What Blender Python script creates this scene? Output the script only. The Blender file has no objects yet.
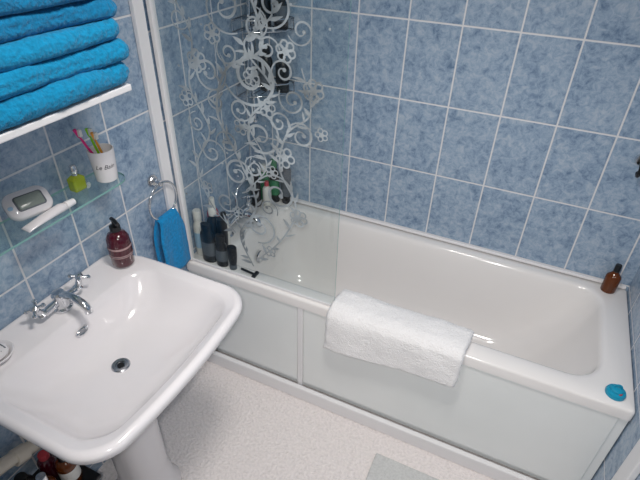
import bpy, bmesh, math, random
from mathutils import Vector, Matrix, noise
random.seed(3)
sc = bpy.context.scene
sc.view_settings.view_transform = 'Standard'
COL = sc.collection
# ------------------------------------------------------------------ materials
def newmat(name):
    m = bpy.data.materials.new(name); m.use_nodes = True
    nt = m.node_tree
    return m, nt, nt.nodes['Principled BSDF']
def srgb(r,g,b):
    f=lambda c:(c/255/12.92) if c/255<=.04045 else ((c/255+.055)/1.055)**2.4
    return (f(r),f(g),f(b),1)
def simple(name, col, rough=.5, metal=0, bump=0, bscale=200, var=0, trans=0, coat=0, ior=1.45, sheen=0, emis=0, bdist=.004, detail=3):
    m,nt,b = newmat(name)
    b.inputs['Base Color'].default_value = col
    b.inputs['Roughness'].default_value = rough
    b.inputs['Metallic'].default_value = metal
    b.inputs['Transmission Weight'].default_value = trans
    b.inputs['Coat Weight'].default_value = coat
    b.inputs['IOR'].default_value = ior
    b.inputs['Sheen Weight'].default_value = sheen
    if emis:
        b.inputs['Emission Color'].default_value = col
        b.inputs['Emission Strength'].default_value = emis
    tc = nt.nodes.new('ShaderNodeTexCoord')
    n = nt.nodes.new('ShaderNodeTexNoise'); n.inputs['Scale'].default_value = bscale
    n.inputs['Detail'].default_value = detail
    nt.links.new(tc.outputs['Object'], n.inputs['Vector'])
    if bump:
        bp = nt.nodes.new('ShaderNodeBump'); bp.inputs['Strength'].default_value = bump
        bp.inputs['Distance'].default_value = bdist
        nt.links.new(n.outputs['Fac'], bp.inputs['Height'])
        nt.links.new(bp.outputs['Normal'], b.inputs['Normal'])
    if var:
        mx = nt.nodes.new('ShaderNodeMix'); mx.data_type='RGBA'
        mr = nt.nodes.new('ShaderNodeMapRange'); mr.inputs['From Min'].default_value=.3; mr.inputs['From Max'].default_value=.7
        nt.links.new(n.outputs['Fac'], mr.inputs['Value'])
        mx.inputs[6].default_value = [c*(1-var) for c in col[:3]]+[1]
        mx.inputs[7].default_value = [min(1,c*(1+var)) for c in col[:3]]+[1]
        nt.links.new(mr.outputs[0], mx.inputs[0])
        nt.links.new(mx.outputs[2], b.inputs['Base Color'])
    return m
def tile_mat(name, axis, ou, ov, tw=.2, th=.3, g=.0048):
    m,nt,b = newmat(name); N=nt.nodes; L=nt.links
    def math_(op,a,c=None):
        n=N.new('ShaderNodeMath'); n.operation=op
        for i,q in enumerate((a,c)):
            if q is None: continue
            if hasattr(q,'is_output'): L.new(q,n.inputs[i])
            else: n.inputs[i].default_value=q
        return n.outputs[0]
    tc=N.new('ShaderNodeTexCoord'); sp=N.new('ShaderNodeSeparateXYZ')
    L.new(tc.outputs['Object'],sp.inputs[0])
    u=sp.outputs[axis]; v=sp.outputs[2]
    pu=math_('DIVIDE',math_('SUBTRACT',u,ou),tw); pv=math_('DIVIDE',math_('SUBTRACT',v,ov),th)
    fu=math_('FRACT',pu); fv=math_('FRACT',pv)
    du=math_('MULTIPLY',math_('MINIMUM',fu,math_('SUBTRACT',1.0,fu)),tw)
    dv=math_('MULTIPLY',math_('MINIMUM',fv,math_('SUBTRACT',1.0,fv)),th)
    d=math_('MINIMUM',du,dv)
    mr=N.new('ShaderNodeMapRange'); mr.inputs['From Min'].default_value=g*.5; mr.inputs['From Max'].default_value=g*.5+.0012
    L.new(d,mr.inputs['Value']); mask=mr.outputs[0]
    cx=N.new('ShaderNodeCombineXYZ'); L.new(math_('FLOOR',pu),cx.inputs[0]); L.new(math_('FLOOR',pv),cx.inputs[1])
    wn=N.new('ShaderNodeTexWhiteNoise'); L.new(cx.outputs[0],wn.inputs['Vector'])
    vm=N.new('ShaderNodeVectorMath'); vm.operation='MULTIPLY_ADD'
    L.new(wn.outputs['Color'],vm.inputs[0]); vm.inputs[1].default_value=(7,7,7); L.new(tc.outputs['Object'],vm.inputs[2])
    n1=N.new('ShaderNodeTexNoise'); n1.inputs['Scale'].default_value=40; n1.inputs['Detail'].default_value=7; n1.inputs['Roughness'].default_value=.74; n1.inputs['Distortion'].default_value=.5
    L.new(vm.outputs[0],n1.inputs['Vector'])
    n2=N.new('ShaderNodeTexNoise'); n2.inputs['Scale'].default_value=12; n2.inputs['Detail'].default_value=3
    L.new(vm.outputs[0],n2.inputs['Vector'])
    f=math_('ADD',math_('MULTIPLY',n1.outputs['Fac'],.76),math_('MULTIPLY',n2.outputs['Fac'],.24))
    cr=N.new('ShaderNodeValToRGB'); e=cr.color_ramp
    e.elements[0].position=.36; e.elements[0].color=srgb(104,128,156)
    e.elements[1].position=.64; e.elements[1].color=srgb(182,195,208)
    k=e.elements.new(.45); k.color=srgb(138,160,184)
    k=e.elements.new(.52); k.color=srgb(155,175,196)
    L.new(f,cr.inputs[0])
    mx=N.new('ShaderNodeMix'); mx.data_type='RGBA'
    mx.inputs[6].default_value=srgb(224,224,226)
    L.new(mask,mx.inputs[0]); L.new(cr.outputs[0],mx.inputs[7]); L.new(mx.outputs[2],b.inputs['Base Color'])
    r=N.new('ShaderNodeMapRange'); r.inputs['To Min'].default_value=.7; r.inputs['To Max'].default_value=.2
    L.new(mask,r.inputs['Value']); L.new(r.outputs[0],b.inputs['Roughness'])
    bp=N.new('ShaderNodeBump'); bp.inputs['Strength'].default_value=.5; bp.inputs['Distance'].default_value=.002
    L.new(mask,bp.inputs['Height']); L.new(bp.outputs[0],b.inputs['Normal'])
    return m
def thin_glass(name, tint=(.97,.985,.98,1)):
    m=bpy.data.materials.new(name); m.use_nodes=True; nt=m.node_tree; nt.nodes.clear()
    o=nt.nodes.new('ShaderNodeOutputMaterial'); t=nt.nodes.new('ShaderNodeBsdfTransparent'); t.inputs[0].default_value=tint
    gl=nt.nodes.new('ShaderNodeBsdfGlossy'); gl.inputs['Roughness'].default_value=.02
    lw=nt.nodes.new('ShaderNodeLayerWeight'); lw.inputs['Blend'].default_value=.5
    pw=nt.nodes.new('ShaderNodeMath'); pw.operation='POWER'; pw.inputs[1].default_value=4
    ma=nt.nodes.new('ShaderNodeMath'); ma.operation='MULTIPLY_ADD'; ma.inputs[1].default_value=.6; ma.inputs[2].default_value=.03
    mx=nt.nodes.new('ShaderNodeMixShader')
    nt.links.new(lw.outputs['Facing'],pw.inputs[0]); nt.links.new(pw.outputs[0],ma.inputs[0])
    nt.links.new(ma.outputs[0],mx.inputs[0]); nt.links.new(t.outputs[0],mx.inputs[1]); nt.links.new(gl.outputs[0],mx.inputs[2]); nt.links.new(mx.outputs[0],o.inputs[0])
    return m
M_back=tile_mat('tile_back',0,.075,.295)
M_left=tile_mat('tile_left_shower',1,-.09,.295)
M_left2=tile_mat('tile_left_basin',1,-.09,.355)
M_right=tile_mat('tile_right',1,-.15,.295)
M_plain=simple('painted_wall',srgb(220,216,208),.7,bump=.1)
M_ceil=simple('ceiling_paint',srgb(240,239,235),.8,bump=.1)
M_white=simple('acrylic_white',srgb(240,237,235),.14,coat=.4,var=.01,bscale=3)
M_ceramic=simple('ceramic_white',srgb(228,225,227),.12,coat=.5,var=.01,bscale=3)
M_panel=simple('panel_white',srgb(238,241,240),.3,var=.015,bscale=4)
M_trim=simple('trim_white',srgb(238,237,238),.35,var=.01,bscale=8)
M_chrome=simple('chrome',(.72,.73,.75,1),.12,1,var=.02,bscale=30)
M_dchrome=simple('drain_metal',(.5,.51,.53,1),.25,1,var=.05,bscale=30)
M_black=simple('black_plastic',srgb(26,27,30),.3,var=.1,bscale=40)
M_grey=simple('grey_label',srgb(95,102,110),.45,var=.1,bscale=90)
M_wlabel=simple('white_label',srgb(228,226,220),.5,var=.04,bscale=60)
M_dlabel=simple('dull_label',srgb(175,145,145),.5,var=.1,bscale=60)
M_glass=thin_glass('clear_glass')
M_glassg=thin_glass('shelf_glass',(.88,.95,.94,1))
M_gedge=simple('glass_edge',srgb(125,172,168),.15,var=.05,bscale=30)
M_frost=simple('etched_silver',srgb(168,176,180),.4,.3,var=.45,bscale=9)
M_floor=simple('carpet_cream',srgb(243,236,234),.95,bump=1,bscale=90,var=.09,sheen=.2,bdist=.009,detail=5)
M_mat=simple('grey_mat',srgb(206,207,206),.9,bump=.8,bscale=120,var=.08)
M_green=simple('green_plastic',srgb(60,130,90),.4,var=.05)
M_amber=simple('amber_liquid',srgb(118,62,26),.08,trans=.35,var=.1,bscale=20)
M_maroon=simple('maroon_liquid',srgb(72,14,30),.1,coat=.5,var=.1,bscale=20)
M_yellow=simple('yellow_perfume',srgb(190,205,60),.08,trans=.5,var=.1,bscale=20)
M_teal=simple('teal_rubber',srgb(20,150,185),.35,var=.05)
M_red=simple('red_plastic',srgb(190,70,80),.4,var=.05)
M_tb1=simple('brush_green',srgb(140,215,40),.3,var=.03); M_tb2=simple('brush_pink',srgb(225,40,130),.3,var=.03); M_tb3=simple('brush_orange',srgb(235,160,60),.3,var=.03)
M_lcd=simple('lcd_grey',srgb(135,145,138),.2,var=.05)
M_ink=simple('print_grey',srgb(50,52,60),.6,var=.05)
M_pblue=simple('pale_blue_plastic',srgb(165,200,225),.35,var=.04)
M_cream=simple('cream_pipe',srgb(215,205,190),.4,var=.04,bscale=20)
M_lamp=simple('lamp_diffuser',(1,.97,.93,1),.5,emis=3)
def towel_mat(name,c,var=.2,bs=110,bump=1.0,sheen=.12):
    return simple(name,c,.95,bump=bump,bscale=bs,var=var,sheen=sheen,bdist=.006,detail=6)
M_tblue=towel_mat('towel_turquoise',srgb(2,140,188))
M_tblue2=towel_mat('towel_teal',srgb(2,120,168))
M_thand=towel_mat('towel_hand_blue',srgb(12,136,196))
M_twhite=towel_mat('towel_white',srgb(252,250,250),.04,190,.9,.3)
# ------------------------------------------------------------------ geometry helpers
def mk(name,bm,mat=None,smooth=True):
    me=bpy.data.meshes.new(name); bm.normal_update(); bm.to_mesh(me); bm.free()
    ob=bpy.data.objects.new(name,me); COL.objects.link(ob)
    if mat is not None:
        for m in (mat if isinstance(mat,(list,tuple)) else [mat]): me.materials.append(m)
    if smooth:
        for p in me.polygons: p.use_smooth=True
    return ob
def bev(ob,w=.003,seg=3):
    b=ob.modifiers.new('Bevel','BEVEL'); b.width=w; b.segments=seg; b.limit_method='ANGLE'; b.angle_limit=math.radians(35)
    return ob
def box(name,x0,x1,y0,y1,z0,z1,mat,bw=.003,rot=None):
    bm=bmesh.new(); bmesh.ops.create_cube(bm,size=1)
    c=Vector(((x0+x1)/2,(y0+y1)/2,(z0+z1)/2)); s=(x1-x0,y1-y0,z1-z0)
    for v in bm.verts:
        v.co=Vector((v.co.x*s[0],v.co.y*s[1],v.co.z*s[2]))
        if rot: v.co=rot@v.co
        v.co+=c
    ob=mk(name,bm,mat,smooth=False)
    if bw: bev(ob,bw)
    return ob
def lathe(name,prof,loc,mat,segs=32,sx=1,sy=1,rot=None):
    bm=bmesh.new(); rings=[]
    for r,z in prof:
        if r<=1e-6:
            p=Vector((0,0,z)); rings.append([bm.verts.new(p)])
        else:
            rings.append([bm.verts.new((r*sx*math.cos(2*math.pi*i/segs),r*sy*math.sin(2*math.pi*i/segs),z)) for i in range(segs)])
    for a,b in zip(rings,rings[1:]):
        for i in range(segs):
            j=(i+1)%segs
            if len(a)==1 and len(b)==1: break
            if len(a)==1: bm.faces.new((a[0],b[j],b[i]))
            elif len(b)==1: bm.faces.new((a[i],a[j],b[0]))
            else: bm.faces.new((a[i],a[j],b[j],b[i]))
    for v in bm.verts:
        if rot: v.co=rot@v.co
        v.co+=Vector(loc)
    bmesh.ops.recalc_face_normals(bm,faces=bm.faces)
    ob=mk(name,bm,mat)
    e=ob.modifiers.new('es','EDGE_SPLIT'); e.split_angle=math.radians(40)
    return ob
def loft(name,rings,mat,cap0=False,cap1=False,split=None):
    bm=bmesh.new(); R=[[bm.verts.new(p) for p in r] for r in rings]; n=len(R[0])
    for a,b in zip(R,R[1:]):
        for i in range(n):
            j=(i+1)%n; bm.faces.new((a[i],a[j],b[j],b[i]))
    if cap0: bm.faces.new(R[0][::-1])
    if cap1: bm.faces.new(R[-1])
    bmesh.ops.recalc_face_normals(bm,faces=bm.faces)
    ob=mk(name,bm,mat)
    if split:
        e=ob.modifiers.new('es','EDGE_SPLIT'); e.split_angle=math.radians(split)
    return ob
def rrect(x0,x1,y0,y1,r,z,n=10,sub=8):
    if not isinstance(r,(list,tuple)): r=[r]*4
    cs=[(x1-r[0],y1-r[0],0,r[0]),(x0+r[1],y1-r[1],90,r[1]),(x0+r[2],y0+r[2],180,r[2]),(x1-r[3],y0+r[3],270,r[3])]
    corners=[]
    for cx,cy,a,rr in cs:
        corners.append([Vector((cx+rr*math.cos(math.radians(a+90*i/n)),cy+rr*math.sin(math.radians(a+90*i/n)),z)) for i in range(n+1)])
    pts=[]
    for k in range(4):
        pts+=corners[k]; a=corners[k][-1]; b=corners[(k+1)%4][0]
        for i in range(1,sub): pts.append(a.lerp(b,i/sub))
    return pts
def tube(name,pts,r,mat,closed=False,res=6,smooth=True):
    cu=bpy.data.curves.new(name,'CURVE'); cu.dimensions='3D'
    if smooth:
        s=cu.splines.new('BEZIER'); s.bezier_points.add(len(pts)-1)
        for p,q in zip(s.bezier_points,pts):
            p.co=q; p.handle_left_type='AUTO'; p.handle_right_type='AUTO'
    else:
        s=cu.splines.new('POLY'); s.points.add(len(pts)-1)
        for p,q in zip(s.points,pts): p.co=(*q,1)
    s.use_cyclic_u=closed; s.resolution_u=8
    cu.bevel_depth=r; cu.bevel_resolution=res; cu.use_fill_caps=True
    ob=bpy.data.objects.new(name,cu); COL.objects.link(ob)
    dg=bpy.context.evaluated_depsgraph_get(); dg.update()
    me=bpy.data.meshes.new_from_object(ob.evaluated_get(dg)); bpy.data.objects.remove(ob)
    me.materials.clear(); me.materials.append(mat)
    for p in me.polygons: p.use_smooth=True
    o=bpy.data.objects.new(name,me); COL.objects.link(o); return o
def group(name,loc,parts):
    e=bpy.data.objects.new(name,None); e.empty_display_size=.05; e.location=loc; COL.objects.link(e)
    inv=Matrix.Translation(-Vector(loc))
    for p in parts:
        p.parent=e; p.matrix_parent_inverse=inv
    return e
# ------------------------------------------------------------------ room
W=1.722; YF=-2.7; H=2.45; T=.1
box('wall_back',-T,W+T,0,T,0,H,M_back,0)
box('wall_left',-T,0,-.66,0,0,H,M_left,0)
box('wall_left_2',-T,0,YF,-.66,0,H,M_left2,0)
box('wall_right',W,W+T,YF,0,0,H,M_right,0)
box('wall_front',-T,W+T,YF-T,YF,0,H,M_plain,0)
box('floor',-T,W+T,YF-T,T,-.05,0,M_floor,0)
box('ceiling',-T,W+T,YF-T,T,H,H+.05,M_ceil,0)
box('trim_1',.001,.018,-.70,-.655,.585,H-.01,M_trim,.003)   # wall strip beside the bath screen
box('trim_2',W-.02,W-.001,-.86,-.79,.001,2.1,M_trim,.004)       # door casing
box('trim_3',.02,W-.022,-.678,-.655,.001,.075,M_trim,.006)    # plinth under bath
box('trim_4',.01,W-.01,-.012,-.001,.5815,.594,M_trim,.003)
# ------------------------------------------------------------------ bathtub
def tub():
    R=[]
    x0,x1,y0,y1=.002,W-.002,-.652,-.0015
    R.append(rrect(x0,x1,y0,y1,.012,.535)); R.append(rrect(x0,x1,y0,y1,.012,.570))
    R.append(rrect(x0+.002,x1-.002,y0+.002,y1-.002,.012,.576)); R.append(rrect(x0+.006,x1-.006,y0+.006,y1-.006,.012,.580))
    a=(.125,1.632,-.578,-.052); rr=[.10,.10,.10,.12]
    def ins(d,z,dr=0): return rrect(a[0]+d,a[1]-d,a[2]+d,a[3]-d,[max(.02,q-d*.5+dr) for q in rr],z)
    R.append(ins(-.01,.5805)); R.append(ins(0,.579)); R.append(ins(.006,.575)); R.append(ins(.011,.567)); R.append(ins(.015,.555)); R.append(ins(.022,.52))
    for z,X0,X1,Y0,Y1,r in [(.44,.160,1.575,-.548,-.082,.11),(.34,.178,1.52,-.535,-.095,.12),(.25,.20,1.455,-.522,-.108,.13),(.205,.225,1.405,-.50,-.13,.13),(.182,.26,1.36,-.47,-.16,.12),(.172,.31,1.30,-.43,-.20,.10),(.170,.40,1.2,-.37,-.26,.05)]:
        R.append(rrect(X0,X1,Y0,Y1,r,z))
    shell=loft('tub_shell',R,M_white,False,True)
    parts=[shell]
    parts.append(box('side_panel',.004,W-.004,-.640,-.632,.06,.55,M_panel,.001))
    for i,(a_,b_) in enumerate([(.02,.535),(.565,1.69)]):
        parts.append(box('panel_face_%d'%i,a_,b_,-.6455,-.639,.085,.53,M_panel,.004))
    parts.append(box('panel_joint',.538,.562,-.650,-.639,.06,.54,M_trim,.003))
    parts.append(lathe('waste',[(0,.1715),(.024,.1715),(.028,.176),(.034,.177),(.036,.1705)],(.42,-.315,0),M_dchrome))
    parts.append(lathe('overflow',[(0,.012),(.024,.011),(.032,.006),(.033,0)],(.166,-.32,.43),M_chrome,rot=Matrix.Rotation(math.radians(90),3,'Y')))
    group('bathtub',(W/2,-.32,0),parts)
tub()
# ------------------------------------------------------------------ shower screen
LAYER=[0]
def lay(y):
    LAYER[0]+=1; return y-LAYER[0]*.000012      # each etched stroke sits on its own film layer
def ribbon(bm,pts,ws,y):
    vs=[]; y=lay(y)
    for i,(p,w) in enumerate(zip(pts,ws)):
        a=pts[max(0,i-1)]; b=pts[min(len(pts)-1,i+1)]
        t=Vector((b[0]-a[0],b[1]-a[1])); t.normalize(); n=Vector((-t.y,t.x))
        vs.append((bm.verts.new((p[0]+n.x*w,y,p[1]+n.y*w)),bm.verts.new((p[0]-n.x*w,y,p[1]-n.y*w))))
    for a,b in zip(vs,vs[1:]): bm.faces.new((a[0],a[1],b[1],b[0]))
def spiral(bm,cx,cz,r0,r1,a0,turns,w,y):
    n=int(40*abs(turns))+8; P=[];Ws=[]; w*=.85
    for i in range(n+1):
        t=i/n; a=math.radians(a0)+2*math.pi*turns*t; r=r0+(r1-r0)*t**.8
        P.append((cx+r*math.cos(a),cz+r*math.sin(a))); Ws.append(w*(.35+.65*math.sin(math.pi*min(1,t*.9+.08))))
    ribbon(bm,P,Ws,y)
    bm_disc(bm,P[-1][0],P[-1][1],w*1.9,y)
def bm_disc(bm,x,z,r,y,n=14):
    y=lay(y)
    bm.faces.new([bm.verts.new((x+r*math.cos(2*math.pi*i/n),y,z+r*math.sin(2*math.pi*i/n))) for i in range(n)])
def leaf(bm,x,z,a,l,w,y):
    y=lay(y)
    a=math.radians(a); d=Vector((math.cos(a),math.sin(a))); n=Vector((-d.y,d.x))
    m=8; pts=[]
    for i in range(m+1):
        t=i/m; k=math.sin(math.pi*t**.75)*w; c=Vector((x,z))+d*l*t+n*(.25*l*t*t)
        pts.append((c+n*k,c-n*k))
    vs=[(bm.verts.new((p.x,y,p.y)),bm.verts.new((q.x,y,q.y))) for p,q in pts]
    for p,q in zip(vs,vs[1:]): bm.faces.new((p[0],p[1],q[1],q[0]))
def flower(bm,x,z,r,y,n=5,a0=0):
    for k in range(n):
        a=2*math.pi*k/n+a0; cx=x+math.cos(a)*r*.62; cz=z+math.sin(a)*r*.62
        P=[(cx+r*.36*math.cos(2*math.pi*i/20),cz+r*.36*math.sin(2*math.pi*i/20)) for i in range(21)]
        ribbon(bm,P,[r*.09]*21,y)
    bm_disc(bm,x,z,r*.2,y)
def stem(bm,ctrl,w,y):
    P=[]; C=[ctrl[0]]+ctrl+[ctrl[-1]]; w*=.85
    for i in range(1,len(C)-2):
        for k in range(12):
            t=k/12; p=[]
            for c in (0,1):
                a,b,d,e=C[i-1][c],C[i][c],C[i+1][c],C[i+2][c]
                p.append(.5*((2*b)+(-a+d)*t+(2*a-5*b+4*d-e)*t*t+(-a+3*b-3*d+e)*t**3))
            P.append(tuple(p))
    P.append(ctrl[-1]); n=len(P)
    ribbon(bm,P,[w*(.5+.5*math.sin(math.pi*(i+1)/(n+1))) for i in range(n)],y)
    return P
def screen():
    yg=-.635; xr=.69; z0=.592; z1=2.05
    bm=bmesh.new()
    out=[(0.022,z0),(xr,z0),(xr,z1-.12)]+[(xr-.12+.12*math.cos(math.radians(a)),z1-.12+.12*math.sin(math.radians(a))) for a in range(15,91,15)]+[(.022,z1)]
    f=[bm.verts.new((x,yg-.002,z)) for x,z in out]; b=[bm.verts.new((x,yg+.002,z)) for x,z in out]
    bm.faces.new(f); bm.faces.new(b[::-1]); n=len(out)
    for i in range(n):
        fc=bm.faces.new((f[i],b[i],b[(i+1)%n],f[(i+1)%n])); fc.material_index=1
    bmesh.ops.recalc_face_normals(bm,faces=bm.faces)
    pane=mk('glass_pane',bm,[M_glass,M_gedge],False)
    y=yg-.003; bm=bmesh.new()
    v1=stem(bm,[(.34,.66),(.29,.80),(.37,.95),(.31,1.12),(.24,1.27),(.29,1.42),(.42,1.50),(.38,1.66),(.30,1.82),(.36,1.98)],.0055,y)
    v2=stem(bm,[(.36,.70),(.47,.83),(.53,.98),(.47,1.12),(.50,1.25),(.58,1.33),(.55,1.46)],.0042,y)
    v3=stem(bm,[(.27,.80),(.17,.90),(.13,1.06),(.20,1.20),(.14,1.34),(.17,1.50),(.12,1.64),(.18,1.80)],.004,y)
    v4=stem(bm,[(.33,1.00),(.42,1.12),(.36,1.26),(.45,1.38),(.36,1.50),(.46,1.60),(.42,1.74)],.0042,y)
    for s in [(.38,1.41,.105,.018,200,1.6,.0075),(.30,1.60,.08,.014,-60,-1.5,.005),(.46,1.62,.07,.012,230,1.4,.005),(.40,1.22,.085,.014,100,-1.6,.0058),
              (.22,1.40,.07,.012,20,-1.5,.0048),(.30,1.06,.075,.012,-80,1.6,.0055),(.46,1.02,.08,.013,150,-1.5,.0055),(.20,1.12,.06,.010,-30,1.5,.0045),
              (.38,.86,.075,.012,-100,1.6,.0055),(.24,.93,.055,.010,60,-1.5,.0045),
              (.55,1.25,.055,.010,200,-1.5,.0042),(.40,1.82,.08,.012,-90,1.5,.005),(.22,1.70,.07,.012,-40,1.5,.0048),(.15,1.22,.04,.008,90,1.4,.0035),
              (.55,1.56,.045,.008,200,1.4,.0035),(.13,1.55,.04,.008,10,-1.4,.0035),(.52,1.36,.05,.01,150,1.5,.004),(.33,1.30,.05,.01,30,-1.5,.004),(.37,1.10,.045,.01,60,1.5,.004),(.44,1.50,.04,.008,0,1.4,.004),
              (.30,1.47,.045,.008,120,1.5,.004),(.27,1.17,.05,.009,200,-1.5,.004),(.47,1.28,.045,.008,-60,1.5,.004),(.40,1.56,.05,.009,90,-1.5,.004),(.33,1.68,.05,.009,10,1.5,.004),(.49,1.44,.045,.008,-120,-1.5,.004),(.24,1.31,.04,.008,60,1.5,.0038),(.42,.95,.04,.008,-30,1.5,.0038),(.26,1.78,.05,.009,160,-1.5,.004),(.50,1.70,.045,.008,60,1.5,.004)]:
        spiral(bm,*s,y)
    for fx,fz,fr,n in [(.59,1.40,.034,6),(.18,1.43,.036,6),(.49,1.165,.036,5),(.54,.945,.034,6),(.12,1.30,.028,5),(.43,1.32,.03,5),(.33,1.24,.028,5),(.25,1.52,.03,6),(.50,1.50,.032,6),(.16,.97,.026,5),(.42,.76,.024,5),(.35,1.71,.032,6),(.52,1.74,.03,5),(.14,1.74,.03,6),(.62,1.27,.022,5),(.29,.90,.024,5),(.38,1.41,.028,6),(.44,1.10,.024,5)]:
        flower(bm,fx,fz,fr,y,n,random.random()*3)
    rr=random.Random(11)
    for V,st in ((v1,2),(v2,3),(v3,3),(v4,2)):
        for i in range(2,len(V)-2,st):
            a=math.degrees(math.atan2(V[i+1][1]-V[i-1][1],V[i+1][0]-V[i-1][0]))+rr.choice((-48,48))
            leaf(bm,V[i][0],V[i][1],a,rr.uniform(.028,.05),rr.uniform(.004,.0075),y)
    for i in range(40):
        bm_disc(bm,min(max(.35+rr.gauss(0,.12),.06),.64),rr.uniform(.85,1.95),rr.uniform(.0025,.005),y)
    for fc in bm.faces:
        fc.normal_update()
        if fc.normal.y>0: fc.normal_flip()
    pat=mk('etched_floral_pattern',bm,M_frost,False)
    parts=[pane,pat]
    parts.append(box('wall_channel',.019,.035,yg-.012,yg+.012,z0-.005,z1,M_trim,.002))
    parts.append(box('bottom_seal',.036,xr,yg-.0035,yg+.0035,.5825,z0+.001,M_trim,.001))
    group('shower_screen',(.35,yg,.59),parts)
screen()
# ------------------------------------------------------------------ basin + pedestal + taps
YB=-1.285
def basin():
    def ring(x0,x1,h,z,rf,rb,bow=.022):
        p=rrect(x0,x1,YB-h,YB+h,[rf,rb,rb,rf],z,12,10)
        for q in p:
            k=max(0,(q.x-.25)/.27); q.x+=bow*k*(1-((q.y-YB)/max(h,.01))**2)
            if q.x<.14 and h>.25: q.y=YB+(q.y-YB)*(1-.15*((.14-q.x)/.14)**1.5)
        return p
    R=[ring(.07,.30,.10,.62,.06,.04,0),ring(.06,.33,.14,.68,.07,.04,.005),ring(.03,.44,.23,.745,.10,.05,.01),ring(.012,.505,.29,.795,.10,.04,.018),
       ring(.004,.533,.312,.822,.095,.035),ring(.0025,.541,.319,.838,.09,.03),ring(.0025,.543,.321,.852,.09,.03),ring(.004,.540,.318,.860,.085,.03),ring(.008,.534,.312,.8645,.085,.03),ring(.014,.528,.306,.866,.085,.03),
       ring(.020,.522,.300,.864,.08,.03),ring(.026,.516,.294,.860,.08,.03),ring(.132,.508,.282,.857,.075,.08),
       ring(.140,.502,.276,.852,.075,.08),ring(.147,.496,.269,.842,.075,.08),ring(.158,.482,.255,.815,.08,.09),ring(.172,.460,.230,.782,.09,.09),ring(.186,.43,.195,.757,.09,.09),ring(.205,.385,.15,.742,.08,.08),
       ring(.23,.34,.09,.733,.05,.05),ring(.262,.308,.023,.729,.022,.022,0)]
    bowl=loft('basin_bowl',R,M_ceramic,False,True)
    parts=[bowl]
    P=[]
    for z,x0,x1,h,r in [(.001,.10,.33,.10,.07),(.02,.10,.33,.10,.07),(.05,.12,.31,.088,.07),(.15,.13,.305,.08,.07),(.35,.13,.305,.08,.07),(.52,.11,.31,.088,.07),(.64,.09,.33,.11,.07),(.69,.08,.345,.135,.07)]:
        P.append(rrect(x0,x1,YB-h+.01,YB+h+.01,r,z))
    parts.append(loft('pedestal',P,M_ceramic,True,True))
    parts.append(lathe('drain_ring',[(.0,.7300),(.014,.7302),(.015,.733),(.024,.7345),(.027,.732),(.027,.728)],(.285,YB,0),M_dchrome))
    parts.append(lathe('drain_cross',[(0,.7325),(.010,.7325),(.010,.7301)],(.285,YB,0),M_black))
    rot=Matrix.Rotation(math.radians(68),3,'Y')
    parts.append(lathe('overflow_ring',[(.010,.002),(.014,.005),(.018,.003),(.019,0)],(.162,YB,.815),M_chrome,sx=.55,sy=1.2,rot=rot))
    parts.append(lathe('overflow_hole',[(0,.001),(.0105,.0015)],(.1625,YB,.815),M_dchrome,sx=.55,sy=1.2,rot=rot))
    group('pedestal_basin',(.25,YB,0),parts)
basin()
def cross_handle(px,py,pz,tilt,rad=.022,pref='handle'):
    out=[]
    rot=Matrix.Rotation(tilt,3,'X')
    out.append(lathe(pref+'_stem',[(.014,0),(.015,.006),(.009,.012),(.008,.03),(.011,.034),(.011,.044),(.006,.049),(0,.050)],(px,py,pz),M_chrome,24,rot=rot))
    c=Vector((px,py,pz))+rot@Vector((0,0,.039))
    for k in range(4):
        a=math.radians(45+90*k); d=rot@Vector((math.cos(a),math.sin(a),0))
        out.append(tube(pref+'_arm_%d'%k,[c+d*.006,c+d*rad],.0045,M_chrome,smooth=False))
        out.append(lathe(pref+'_knob_%d'%k,[(0,-.0068),(.0048,-.0048),(.0068,0),(.0048,.0048),(0,.0068)],c+d*rad,M_chrome,14))
    return out
def basin_tap():
    x,y,z=.083,YB+.020,.8605
    p=[lathe('tap_base',[(0,0),(.028,0),(.028,.006),(.021,.010),(.019,.035),(.021,.050),(.016,.060),(0,.063)],(x,y,z),M_chrome)]
    p.append(tube('tap_bridge',[(x,y-.060,z+.024),(x,y,z+.028),(x,y+.060,z+.024)],.012,M_chrome))
    p.append(tube('spout',[(x,y,z+.045),(x+.035,y,z+.060),(x+.075,y,z+.060),(x+.105,y,z+.042),(x+.110,y,z+.026)],.0115,M_chrome))
    p+=cross_handle(x,y-.062,z+.024,math.radians(24),.025,'hot')
    p+=cross_handle(x,y+.062,z+.024,math.radians(-24),.025,'cold')
    group('basin_mixer_tap',(x,y,z),p)
basin_tap()
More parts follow.
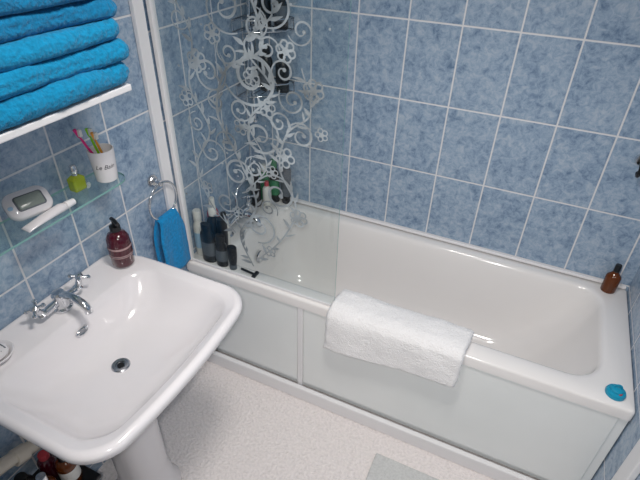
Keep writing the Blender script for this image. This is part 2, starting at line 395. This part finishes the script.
def bath_tap():
    x,z=.062,.5815; yc=-.32; p=[]
    for i,dy in enumerate((-.09,.09)):
        p.append(lathe('pillar_%d'%i,[(0,0),(.026,0),(.026,.005),(.017,.01),(.015,.06),(.019,.07),(.0,.075)],(x,yc+dy,z),M_chrome))
        p+=cross_handle(x,yc+dy,z+.07,0,.028,'valve_%d'%i)
    p.append(tube('body_bar',[(x,yc-.09,z+.05),(x,yc,z+.055),(x,yc+.09,z+.05)],.014,M_chrome))
    p.append(tube('bath_spout',[(x,yc,z+.055),(x+.05,yc,z+.075),(x+.10,yc,z+.06),(x+.115,yc,z+.03)],.013,M_chrome))
    p.append(tube('hose',[(x,yc,z+.06),(x-.02,yc+.03,z+.16),(x-.01,yc+.12,z+.22),(.03,-.14,z+.5),(.045,-.12,1.35),(.06,-.1,1.72)],.006,M_chrome))
    p.append(tube('riser_rail',[(.035,-.09,1.02),(.035,-.09,2.0)],.009,M_chrome,smooth=False))
    p.append(lathe('rail_foot',[(.016,0),(.016,.01),(0,.012)],(.035,-.09,1.01),M_chrome))
    p.append(tube('shower_handle',[(.05,-.10,1.70),(.075,-.115,1.80),(.11,-.13,1.87)],.011,M_black))
    p.append(lathe('shower_rose',[(0,.02),(.02,.018),(.045,0),(.045,-.01),(0,-.012)],(.135,-.14,1.87),M_chrome,rot=Matrix.Rotation(math.radians(25),3,'Y')))
    group('bath_shower_mixer',(x,yc,z),p)
bath_tap()
# ------------------------------------------------------------------ bottles
def bottle(name,x,y,z,r,h,body,cap,sx=1,sy=1,label=None,capr=.5,caph=.18,shoulder=.8,flip=False):
    hb=h*(1-caph); p=[]
    if flip:
        p.append(lathe('cap',[(0,0),(r*.75,0),(r*.78,.003),(r*.74,h*.2),(0,h*.2)],(x,y,z),cap,28,sx,sy))
        p.append(lathe('tube',[(r*.7,h*.2),(r*.85,h*.3),(r,h*.6),(r*1.02,h*.97),(r*.9,h),(0,h)],(x,y,z),body,28,sx,sy*.85))
    else:
        p.append(lathe('body',[(0,0),(r*.94,0),(r,.004),(r,hb*shoulder),(r*.93,hb*(shoulder+.06)),(r*.7,hb*(shoulder+.13)),(r*capr*.9,hb*.97),(r*capr*.9,hb),(0,hb)],(x,y,z),body,32,sx,sy))
        p.append(lathe('cap',[(r*capr*.8,hb-.002),(r*capr,hb),(r*capr,h-.003),(r*capr*.9,h),(0,h)],(x,y,z),cap,28,sx,sy))
    if label:
        p.append(lathe('label',[(r*1.012,hb*.22),(r*1.012,hb*.66)],(x,y,z),label,32,sx,sy))
    return group(name,(x,y,z),p)
ZR=.5815
bottle('shampoo_bottle',.034,-.570,ZR,.023,.215,M_wlabel,M_wlabel,label=M_pblue,capr=.75,caph=.2)
bottle('shampoo_bottle.001',.096,-.600,ZR,.032,.185,M_black,M_black,sy=.56,capr=.75,label=M_grey,shoulder=.86)
bottle('shampoo_bottle.002',.090,-.540,ZR,.029,.235,M_black,M_wlabel,sy=.9,capr=.6)
bottle('shampoo_bottle.003',.162,-.602,ZR,.027,.15,M_black,M_black,sy=.66,capr=.8,label=M_grey)
bottle('shower_gel_tube',.146,-.558,ZR,.022,.20,M_black,M_grey,flip=True)
bottle('shower_gel_tube.001',.216,-.603,ZR,.021,.11,M_black,M_grey,flip=True,sy=.9)
bottle('shampoo_bottle.004',.045,-.48,ZR,.025,.23,M_red,M_wlabel,capr=.5)
bottle('shampoo_bottle.005',.098,-.480,ZR,.021,.17,M_wlabel,M_black,capr=.6)
bottle('conditioner_bottle',.045,-.045,ZR,.028,.19,M_green,M_wlabel,sy=.8,capr=.6)
bottle('conditioner_bottle.001',.100,-.042,ZR,.026,.23,M_black,M_green,sy=.8,capr=.6,label=M_green)
bottle('shower_gel_tube.002',.160,-.033,ZR,.029,.19,M_grey,M_black,flip=True,sy=.75)
bottle('conditioner_bottle.002',.085,-.092,ZR,.022,.13,M_wlabel,M_red,capr=.5)
bottle('conditioner_bottle.003',.040,-.120,ZR,.024,.17,M_black,M_black,capr=.6)
bottle('bath_oil_bottle',1.645,-.046,ZR,.028,.13,M_amber,M_black,sy=.9,capr=.42,caph=.25,shoulder=.72)
group('safety_razor',(.28,-.60,ZR),[tube('handle',[(.252,-.598,ZR+.006),(.290,-.604,ZR+.008),(.318,-.606,ZR+.007)],.005,M_black),box('head',.316,.331,-.626,-.586,ZR,ZR+.012,M_black,.003)])
group('bath_plug',(1.66,-.60,ZR),[lathe('plug_body',[(0,0),(.030,0),(.031,.006),(.028,.014),(.020,.017),(.019,.024),(.014,.027),(0,.028)],(1.66,-.60,ZR),M_teal,32),
  tube('plug_ring',[(1.66+.010*math.cos(a),-.60,ZR+.032+.010*math.sin(a)) for a in [i*math.pi/4 for i in range(8)]],.002,M_teal,closed=True),lathe('plug_dot',[(0,.0),(.007,-.001),(.007,.004),(0,.006)],(1.668,-.613,ZR+.0165),M_red,16)])
def caddy():
    p=[]
    for zi,z in enumerate((1.15,1.41)):
        for dz in (0,.045):
            p.append(tube('wire_%d_%d'%(zi,int(dz*1000)),[(.012,-.012,z+dz),(.20,-.012,z+dz),(.19,-.06,z+dz),(.13,-.12,z+dz),(.07,-.17,z+dz),(.012,-.18,z+dz)],.003,M_chrome,closed=True,smooth=False))
        for k in range(6):
            t=.03+k*.03
            p.append(tube('slat_%d_%d'%(zi,k),[(t,-.012,z),(t,-.012-.165*(1-t/.24),z)],.002,M_chrome,smooth=False))
        for k,a in enumerate([(.012,-.012),(.20,-.012),(.13,-.12),(.07,-.17),(.012,-.18)]):
            p.append(tube('post_%d_%d'%(zi,k),[(a[0],a[1],z),(a[0],a[1],z+.045)],.0025,M_chrome,smooth=False))
    p.append(tube('back_post',[(.012,-.012,1.15),(.012,-.012,1.62)],.004,M_chrome,smooth=False))
    group('corner_shower_caddy',(.05,-.05,1.15),p)
    bottle('shower_gel_bottle',.085,-.055,1.1535,.031,.19,M_black,M_black,sy=.85,capr=.7,label=M_grey)
    bottle('shower_gel_bottle.001',.158,-.042,1.1535,.030,.17,M_black,M_black,sy=.8,capr=.6)
    bottle('shower_gel_bottle.002',.085,-.055,1.4135,.031,.19,M_black,M_wlabel,sy=.85,capr=.7)
    bottle('shower_gel_bottle.003',.158,-.042,1.4135,.030,.165,M_black,M_black,sy=.8,capr=.6,label=M_grey)
caddy()
group('wall_hook',(1.575,-.02,1.12),[lathe('plate',[(0,.012),(.018,.011),(.022,.004),(.022,0)],(1.575,-.001,1.13),M_chrome,rot=Matrix.Rotation(math.radians(90),3,'X')),
   tube('hook',[(1.575,-.012,1.13),(1.575,-.045,1.125),(1.575,-.055,1.10),(1.575,-.045,1.085),(1.575,-.03,1.09)],.007,M_black),
   lathe('hook_tip',[(0,-.011),(.009,-.006),(.011,0),(.009,.006),(0,.011)],(1.575,-.052,1.137),M_black,16)])
# ------------------------------------------------------------------ towels
def nz(v,s): return noise.noise(Vector(v)*s)
def folded_towel(name,z,h,x0,x1,y0,y1,mat,seed):
    bm=bmesh.new(); prof=[]
    def arc(cx,cz,r,a0,a1,n):
        for i in range(n+1):
            a=math.radians(a0+(a1-a0)*i/n); prof.append((cx+r*math.cos(a),cz+r*math.sin(a)))
    hh=h/2
    for i in range(14): prof.append((x0+(x1-hh-x0)*i/14,0))
    arc(x1-hh,hh,hh,-90,90,16)
    for i in range(1,15): prof.append((x1-hh-(x1-hh-x0)*i/14,h))
    prof.append((x0-.004,h*.75)); prof.append((x0,h*.53)); prof.append((x0+(x1-x0)*.7,h*.515)); prof.append((x0+(x1-x0)*.7,h*.485)); prof.append((x0,h*.47)); prof.append((x0-.004,h*.25))
    ny=80; R=[]
    for j in range(ny+1):
        s=j/ny; s2=.5-.5*math.cos(math.pi*s); y=y0+(y1-y0)*s2; e=min(y-y0,y1-y)/.018
        sh=math.sqrt(max(.3,1-max(0,1-e)**2))
        ring=[]
        for (px,pz) in prof:
            v=Vector((px,y,z+h/2+(pz-h/2)*sh))
            if px>x1-.05: v.x-=(1-sh)*.02
            d=.005*nz((v.x+seed,v.y,v.z*2),8)+.004*nz((v.x,v.y+seed,v.z),24)+.0022*nz((v.x,v.y+seed,v.z),80)
            v.x+=d*1.3; v.z+=d*.6*(1 if pz>h*.3 else .1)
            cr=math.exp(-((pz-h*.52)/(h*.09))**2)
            if px>x1-hh: v.x-=cr*.004*(.5+.5*math.sin(y*6+seed))
            if px>x1-.06: v.x+=.005*math.sin(y*9+seed)
            ring.append(bm.verts.new(v))
        R.append(ring)
    n=len(prof)
    for a,b in zip(R,R[1:]):
        for i in range(n):
            k=(i+1)%n; bm.faces.new((a[i],a[k],b[k],b[i]))
    bmesh.ops.triangulate(bm,faces=[bm.faces.new(R[0][::-1]),bm.faces.new(R[-1])])
    bmesh.ops.recalc_face_normals(bm,faces=bm.faces)
    return mk(name,bm,mat)
def towel_stack():
    zs=1.488; p=[]
    mats=[M_tblue,M_tblue,M_tblue,M_tblue2,M_tblue2]
    for i,(h,dx,dy) in enumerate([(.054,0,0),(.048,.006,.008),(.046,.000,-.002),(.046,-.004,.004),(.046,0,0)]):
        p.append(folded_towel('towel_%d'%i,zs,h,.03,.296+dx,-1.62+.01*i,-1.030+dy,mats[i],i*3.1))
        zs+=h*.985
    group('folded_towel_stack',(.16,-1.33,1.486),p)
    s=[box('shelf_board',.002,.285,-1.75,-1.030,1.468,1.484,M_trim,.003)]
    for k,y in enumerate((-1.12,-1.65)):
        s.append(box('bracket_v_%d'%k,.002,.008,y-.01,y+.01,1.35,1.467,M_trim,.002))
        s.append(tube('bracket_arm_%d'%k,[(.008,y,1.36),(.12,y,1.40),(.22,y,1.462)],.005,M_trim))
    group('towel_shelf',(.14,-1.4,1.47),s)
towel_stack()
def sheet(name,path,x0,x1,th,mat,axis='x',nx=40,fn=None,m=46):
    P=[Vector((a,z)) for a,z in path]; L=[0]
    for a,b in zip(P,P[1:]): L.append(L[-1]+(b-a).length)
    def at(s):
        s=max(0,min(L[-1],s))
        for i in range(len(P)-1):
            if s<=L[i+1]+1e-9: return P[i].lerp(P[i+1],(s-L[i])/(L[i+1]-L[i]+1e-12))
        return P[-1]
    bm=bmesh.new(); G=[]
    for side in (0,1):
        g=[]
        for j in range(nx+1):
            u=j/nx; row=[]
            for i in range(m+1):
                s=L[-1]*i/m; c=at(s); d=(at(s+.012)-at(s-.012)).normalized(); n=Vector((-d.y,d.x))
                e=min(i,m-i)/3; e2=min(j,nx-j)/2.5; k=min(1,math.sqrt(max(0.03,1-max(0,1-min(e,e2))**2)))
                q=c+n*((th/2*k)*(1 if side else -1)); w=x0+(x1-x0)*u
                v=Vector((w,q.x,q.y)) if axis=='x' else Vector((q.x,w,q.y))
                if fn: v=fn(v,u,i/m,side,n)
                row.append(bm.verts.new(v))
            g.append(row)
        G.append(g)
    for side in (0,1):
        g=G[side]
        for j in range(nx):
            for i in range(m):
                bm.faces.new((g[j][i],g[j+1][i],g[j+1][i+1],g[j][i+1]))
    A,B=G
    for j in range(nx):
        for i in (0,m): bm.faces.new((A[j][i],A[j+1][i],B[j+1][i],B[j][i]))
    for i in range(m):
        for j in (0,nx): bm.faces.new((A[j][i],A[j][i+1],B[j][i+1],B[j][i]))
    bmesh.ops.recalc_face_normals(bm,faces=bm.faces)
    return mk(name,bm,mat)
def wfn(v,u,s,side,n):
    d=.006*nz((v.x,v.y,v.z),9)+.0020*nz((v.x,v.y+4,v.z),34)+.0012*nz((v.x,v.y+4,v.z),110)
    q=max(0,d+.005) if side==0 else 0
    v.y-=n.x*q; v.z-=n.y*q
    if s>.45:
        k=(s-.45)/.55
        v.z-=k*.040*(1-u); v.x+=-.012*k; v.y-=.006*k*(1+math.sin(u*7))
    v.x+=.003*math.sin(s*9)+.003*nz((v.x*.2,v.y,v.z),30)
    return v
path=[(-.533,.535),(-.536,.56),(-.543,.583),(-.556,.597),(-.575,.602),(-.61,.6035),(-.642,.603),(-.664,.5985),(-.674,.585),(-.677,.56),(-.678,.50),(-.679,.452)]
sheet('white_bath_towel',path,.685,1.195,.024,M_twhite,'x',90,wfn,90)
def hand_towel():
    yc=-.745; zr=.868
    def fn(v,u,s,side,n):
        v.y=yc+(v.y-yc)*(1-.30*math.exp(-((v.z-zr)/.05)**2))
        v.x+=.004*math.sin((v.y-yc)*70)*min(1,abs(v.z-zr)/.1)+.002*nz(v,20)
        return v
    pth=[(.018,.66),(.018,.75),(.020,.84),(.026,.868),(.036,.876),(.046,.868),(.052,.84),(.056,.75),(.058,.62)]
    t=sheet('hand_towel',pth,yc-.07,yc+.075,.012,M_thand,'y',30,fn)
    ring=[(.036,yc+.072*math.cos(a),.935+.072*math.sin(a)) for a in [2*math.pi*i/16 for i in range(16)]]
    r=[tube('ring',ring,.0048,M_chrome,closed=True),
       lathe('wall_rose',[(0,.014),(.016,.013),(.023,.006),(.024,0)],(.001,yc,1.010),M_chrome,rot=Matrix.Rotation(math.radians(90),3,'Y')),
       tube('arm',[(.010,yc,1.010),(.030,yc,1.012),(.036,yc,1.006)],.008,M_chrome),
       lathe('knuckle',[(0,-.012),(.010,-.008),(.012,0),(.010,.008),(0,.012)],(.036,yc,1.008),M_chrome,20)]
    group('towel_ring',(.03,yc,1.0),r)
hand_towel()
# ------------------------------------------------------------------ glass shelf with things
ZS=1.158
def gshelf():
    pts=rrect(.012,.132,-1.56,-.950,[.05,.004,.004,.05],ZS-.006); top=[Vector((q.x,q.y,ZS)) for q in pts]
    bm=bmesh.new(); a=[bm.verts.new(q) for q in pts]; b=[bm.verts.new(q) for q in top]; n=len(a)
    bm.faces.new(a[::-1]); bm.faces.new(b)
    for i in range(n): f=bm.faces.new((a[i],a[(i+1)%n],b[(i+1)%n],b[i])); f.material_index=1
    parts=[mk('glass_board',bm,[M_glassg,M_gedge],False)]
    for k,y in enumerate((-1.03,-1.48)):
        parts.append(lathe('holder_%d'%k,[(.016,0),(.016,.012),(.010,.018),(.010,.03),(0,.03)],(.001,y,ZS-.019),M_chrome,rot=Matrix.Rotation(math.radians(90),3,'Y')))
    group('glass_shelf',(.06,-1.25,ZS),parts)
gshelf()
def tumbler():
    x,y,z=.082,-.998,ZS+.0008; r0,r1,h=.031,.037,.098
    p=[lathe('cup',[(0,0),(r0-.003,0),(r0,.003),(r1,h-.002),(r1-.001,h),(r1-.003,h),(r1-.0035,h-.004),(r0-.003,.006),(0,.006)],(x,y,z),M_ceramic,40)]
    def text(body,size,zc):
        cu=bpy.data.curves.new('lettering','FONT'); cu.body=body; cu.size=size; cu.shear=.35; cu.align_x='CENTER'; cu.align_y='CENTER'; cu.resolution_u=3
        o=bpy.data.objects.new('lettering',cu); COL.objects.link(o)
        dg=bpy.context.evaluated_depsgraph_get(); dg.update(); me=bpy.data.meshes.new_from_object(o.evaluated_get(dg)); bpy.data.objects.remove(o)
        bm=bmesh.new(); bm.from_mesh(me); bmesh.ops.triangulate(bm,faces=bm.faces)
        bmesh.ops.subdivide_edges(bm,edges=bm.edges[:],cuts=1)
        a0=math.radians(-38)
        for v in bm.verts:
            zz=zc+v.co.y; rr=r0+(r1-r0)*zz/h+.0005; a=a0+v.co.x/rr
            v.co=Vector((x+rr*math.cos(a),y+rr*math.sin(a),z+zz))
        return mk('lettering',bm,M_ink,False)
    p.append(text('Le Bain',.019,.052))
    group('tumbler',(x,y,z),p)
    for k,(m,dx,dy,lean) in enumerate([(M_tb2,-.008,-.012,(-.012,-.055)),(M_tb1,-.004,.000,(-.008,-.025)),(M_tb3,.004,.006,(.004,-.040))]):
        b=Vector((x+dx-lean[0]*.6,y+dy-lean[1]*.35,z+.008)); e=Vector((x+dx+lean[0],y+dy+lean[1]*.55,z+.150-.006*k))
        d=(e-b)
        q=[tube('handle',[b,b+d*.35+Vector((0,.002,0)),b+d*.7,e-d*.12],.0036,m),tube('neck',[e-d*.14,e],.0026,m)]
        q.append(tube('head',[e-d*.03,e+d*.13],.0050,m,smooth=False))
        q.append(box('bristles',e.x+.003,e.x+.012,e.y-.0045,e.y+.0045,e.z-.002,e.z+.018,M_wlabel,.001))
        group('toothbrush' if k==0 else 'toothbrush.%03d'%k,b,q)
tumbler()
x,y,z=.055,-1.082,ZS+.0008
group('perfume_bottle',(x,y,z),[loft('flask',[rrect(x-.014,x+.014,y-.019,y+.019,.006,z),rrect(x-.016,x+.016,y-.021,y+.021,.007,z+.003),rrect(x-.016,x+.016,y-.021,y+.021,.007,z+.036),rrect(x-.011,x+.011,y-.014,y+.014,.006,z+.042),rrect(x-.007,x+.007,y-.007,y+.007,.006,z+.046)],M_yellow,True,True,40),
   lathe('collar',[(.008,.045),(.008,.052),(0,.052)],(x,y,z),M_chrome,20),lathe('cap',[(.009,.052),(.011,.055),(.010,.072),(.006,.077),(0,.078)],(x,y,z),M_chrome,24)])
def clock():
    x,y,z=.058,-1.240,ZS+.0008; rot=Matrix.Rotation(math.radians(-16),3,'Z')@Matrix.Rotation(math.radians(40),3,'Y')
    def rb(name,hx,hy,hz,r,c,mat):
        R=[rrect(-hx*.9,hx*.9,-hy*.95,hy*.95,r*.9,-hz),rrect(-hx,hx,-hy,hy,r,-hz*.5),rrect(-hx,hx,-hy,hy,r,hz*.5),rrect(-hx*.92,hx*.92,-hy*.95,hy*.95,r*.9,hz)]
        R=[[rot@(q+Vector(c))+Vector((x,y,z+.038)) for q in k] for k in R]
        return loft(name,R,mat,True,True)
    group('digital_clock',(x,y,z),[rb('case',.038,.056,.012,.028,(0,0,0),M_ceramic),rb('display_frame',.021,.036,.0015,.008,(.000,.004,.0125),M_grey),rb('display',.018,.032,.002,.005,(.000,.004,.0140),M_lcd),
       rb('button',.005,.006,.003,.004,(.004,-.046,.0115),M_pblue)])
clock()
def paste():
    a=Vector((.106,-1.300,ZS+.018)); b=Vector((.114,-1.150,ZS+.012)); d=(b-a).normalized(); s=Vector((d.y,-d.x,0)).normalized(); up=Vector((0,0,1))
    R=[]
    for t,w,h in [(0,.017,.002),(.05,.017,.004),(.35,.016,.009),(.7,.014,.0125),(.80,.012,.011),(.82,.009,.009)]:
        c=a+(b-a)*t; c.z=ZS+.001+h
        R.append([c+s*w*math.cos(2*math.pi*i/24)+up*h*math.sin(2*math.pi*i/24) for i in range(24)])
    tb=loft('tube_body',R,M_ceramic,True,True)
    R=[]
    for t,w in [(.82,.010),(.825,.011),(.99,.009),(1.0,.008)]:
        c=a+(b-a)*t; c.z=ZS+.0125
        R.append([c+s*w*math.cos(2*math.pi*i/20)+up*w*math.sin(2*math.pi*i/20) for i in range(20)])
    cp=loft('tube_cap',R,M_trim,True,True,40)
    group('toothpaste_tube',a,[tb,cp])
paste()
def pump():
    x,y,z=.092,-1.026,.8655; k=1.14
    P=lambda L:[(r*k,h*k) for r,h in L]
    p=[lathe('bottle_body',P([(0,0),(.028,0),(.031,.004),(.032,.05),(.031,.088),(.024,.102),(.013,.108),(.012,.112),(0,.112)]),(x,y,z),M_maroon,36),
       lathe('label',P([(.0325,.034),(.0326,.05),(.0323,.066)]),(x,y,z),M_dlabel,36),
       lathe('label_band',P([(.0329,.042),(.0330,.060)]),(x,y,z),M_maroon,36),
       lathe('label_line',P([(.0329,.037),(.0330,.039)]),(x,y,z),M_ink,36),
       lathe('collar',P([(.0,.112),(.0145,.112),(.0145,.126),(.008,.129),(.005,.131),(.005,.143),(0,.143)]),(x,y,z),M_black,24),
       tube('nozzle',[(x-.008,y+.002,z+.146*k),(x+.010,y-.004,z+.147*k),(x+.030,y-.012,z+.143*k)],.0062,M_black)]
    group('soap_dispenser',(x,y,z),p)
pump()
x,y,z=.078,-1.478,.8605
prof=[(0,.004),(.030,.004),(.038,.012),(.044,.016),(.046,.014),(.040,.004),(.034,0),(0,0)]
pp=[lathe('dish',prof[::-1],(x,y,z),M_ceramic,40),lathe('soap_bar',[(0,.005),(.028,.006),(.034,.014),(.032,.022),(.022,.027),(0,.028)],(x,y,z),M_ceramic,36)]
for k in range(4): pp.append(tube('rib_%d'%k,[(x-.026+.004*abs(k-1.5),y-.021+.014*k,z+.0245),(x,y-.021+.014*k,z+.028),(x+.026-.004*abs(k-1.5),y-.021+.014*k,z+.0245)],.0016,M_grey))
group('soap_dish',(x,y,z),pp)
# ------------------------------------------------------------------ under the basin
group('waste_pipe',(.05,-1.6,.47),[tube('pipe_run',[(.055,-1.30,.40),(.055,-1.45,.445),(.055,-1.62,.50),(.055,-2.0,.52)],.021,M_cream),lathe('pipe_collar',[(.021,-.02),(.027,-.018),(.027,.018),(.021,.02)],(.055,-1.535,.472),M_cream,24,rot=Matrix.Rotation(math.radians(72),3,'X'))])
group('storage_rack',(.1,-1.55,0),[box('rack_top',.01,.21,-1.80,-1.42,.285,.30,M_black,.004)]+[box('rack_leg_%d'%i,a,a+.02,b,b+.02,.001,.286,M_black,.002) for i,(a,b) in enumerate([(.015,-1.79),(.185,-1.79),(.015,-1.45),(.185,-1.45)])])
bottle('amber_bottle',.14,-1.47,.301,.03,.14,M_amber,M_black,capr=.5,label=M_wlabel)
bottle('amber_bottle.001',.065,-1.485,.301,.027,.11,M_maroon,M_red,capr=.6)
bottle('amber_bottle.002',.15,-1.55,.301,.03,.15,M_amber,M_chrome,capr=.5)
bottle('amber_bottle.003',.075,-1.57,.301,.03,.12,M_black,M_black,capr=.6)
box('bath_mat',.965,1.45,-1.35,-.778,.001,.014,M_mat,.006)
# ------------------------------------------------------------------ ceiling lamp + lights
group('ceiling_light',(.95,-1.25,H),[lathe('lamp_base',[(0,0),(.16,0),(.16,-.02),(0,-.02)],(.95,-1.25,H-.001),M_trim,40),lathe('diffuser',[(.15,-.02),(.15,-.045),(.12,-.075),(.06,-.09),(0,-.093)],(.95,-1.25,H-.001),M_lamp,40)])
def area(name,loc,rot,size,power,col=(1,1,1)):
    l=bpy.data.lights.new(name,'AREA'); l.shape='DISK'; l.size=size; l.energy=power; l.color=col
    o=bpy.data.objects.new(name,l); o.location=loc; o.rotation_euler=rot; COL.objects.link(o); return o
area('ceiling_lamp_light',(.95,-1.25,H-.11),(0,0,0),.3,13.5,(1,.945,.895))
# compact-camera flash aimed at the middle of the bath
l=bpy.data.lights.new('camera_flash_light','SPOT'); l.energy=60; l.color=(1,.965,.94); l.shadow_soft_size=.03; l.spot_size=math.radians(90); l.spot_blend=1.0
fl=bpy.data.objects.new('camera_flash_light',l); fl.location=(1.22,-1.98,1.96); COL.objects.link(fl)
d=Vector((.95,-.6,.5))-fl.location; fl.rotation_euler=d.to_track_quat('-Z','Y').to_euler()
w=bpy.data.worlds.new('World'); sc.world=w; w.use_nodes=True
w.node_tree.nodes['Background'].inputs[0].default_value=(.8,.85,.9,1); w.node_tree.nodes['Background'].inputs[1].default_value=.3
# ------------------------------------------------------------------ camera
cam=bpy.data.cameras.new('camera'); cam.sensor_width=36; cam.lens=491/640*36; cam.clip_start=.01
co=bpy.data.objects.new('camera',cam); COL.objects.link(co)
r=Vector((.9066,.4217,.0236)).normalized(); u=Vector((-.2617,.5172,.8145)); u=(u-r*u.dot(r)).normalized(); b=r.cross(u)
M=Matrix((( r.x,u.x,b.x,1.194),(r.y,u.y,b.y,-1.92),(r.z,u.z,b.z,1.876),(0,0,0,1)))
co.matrix_world=M; sc.camera=co
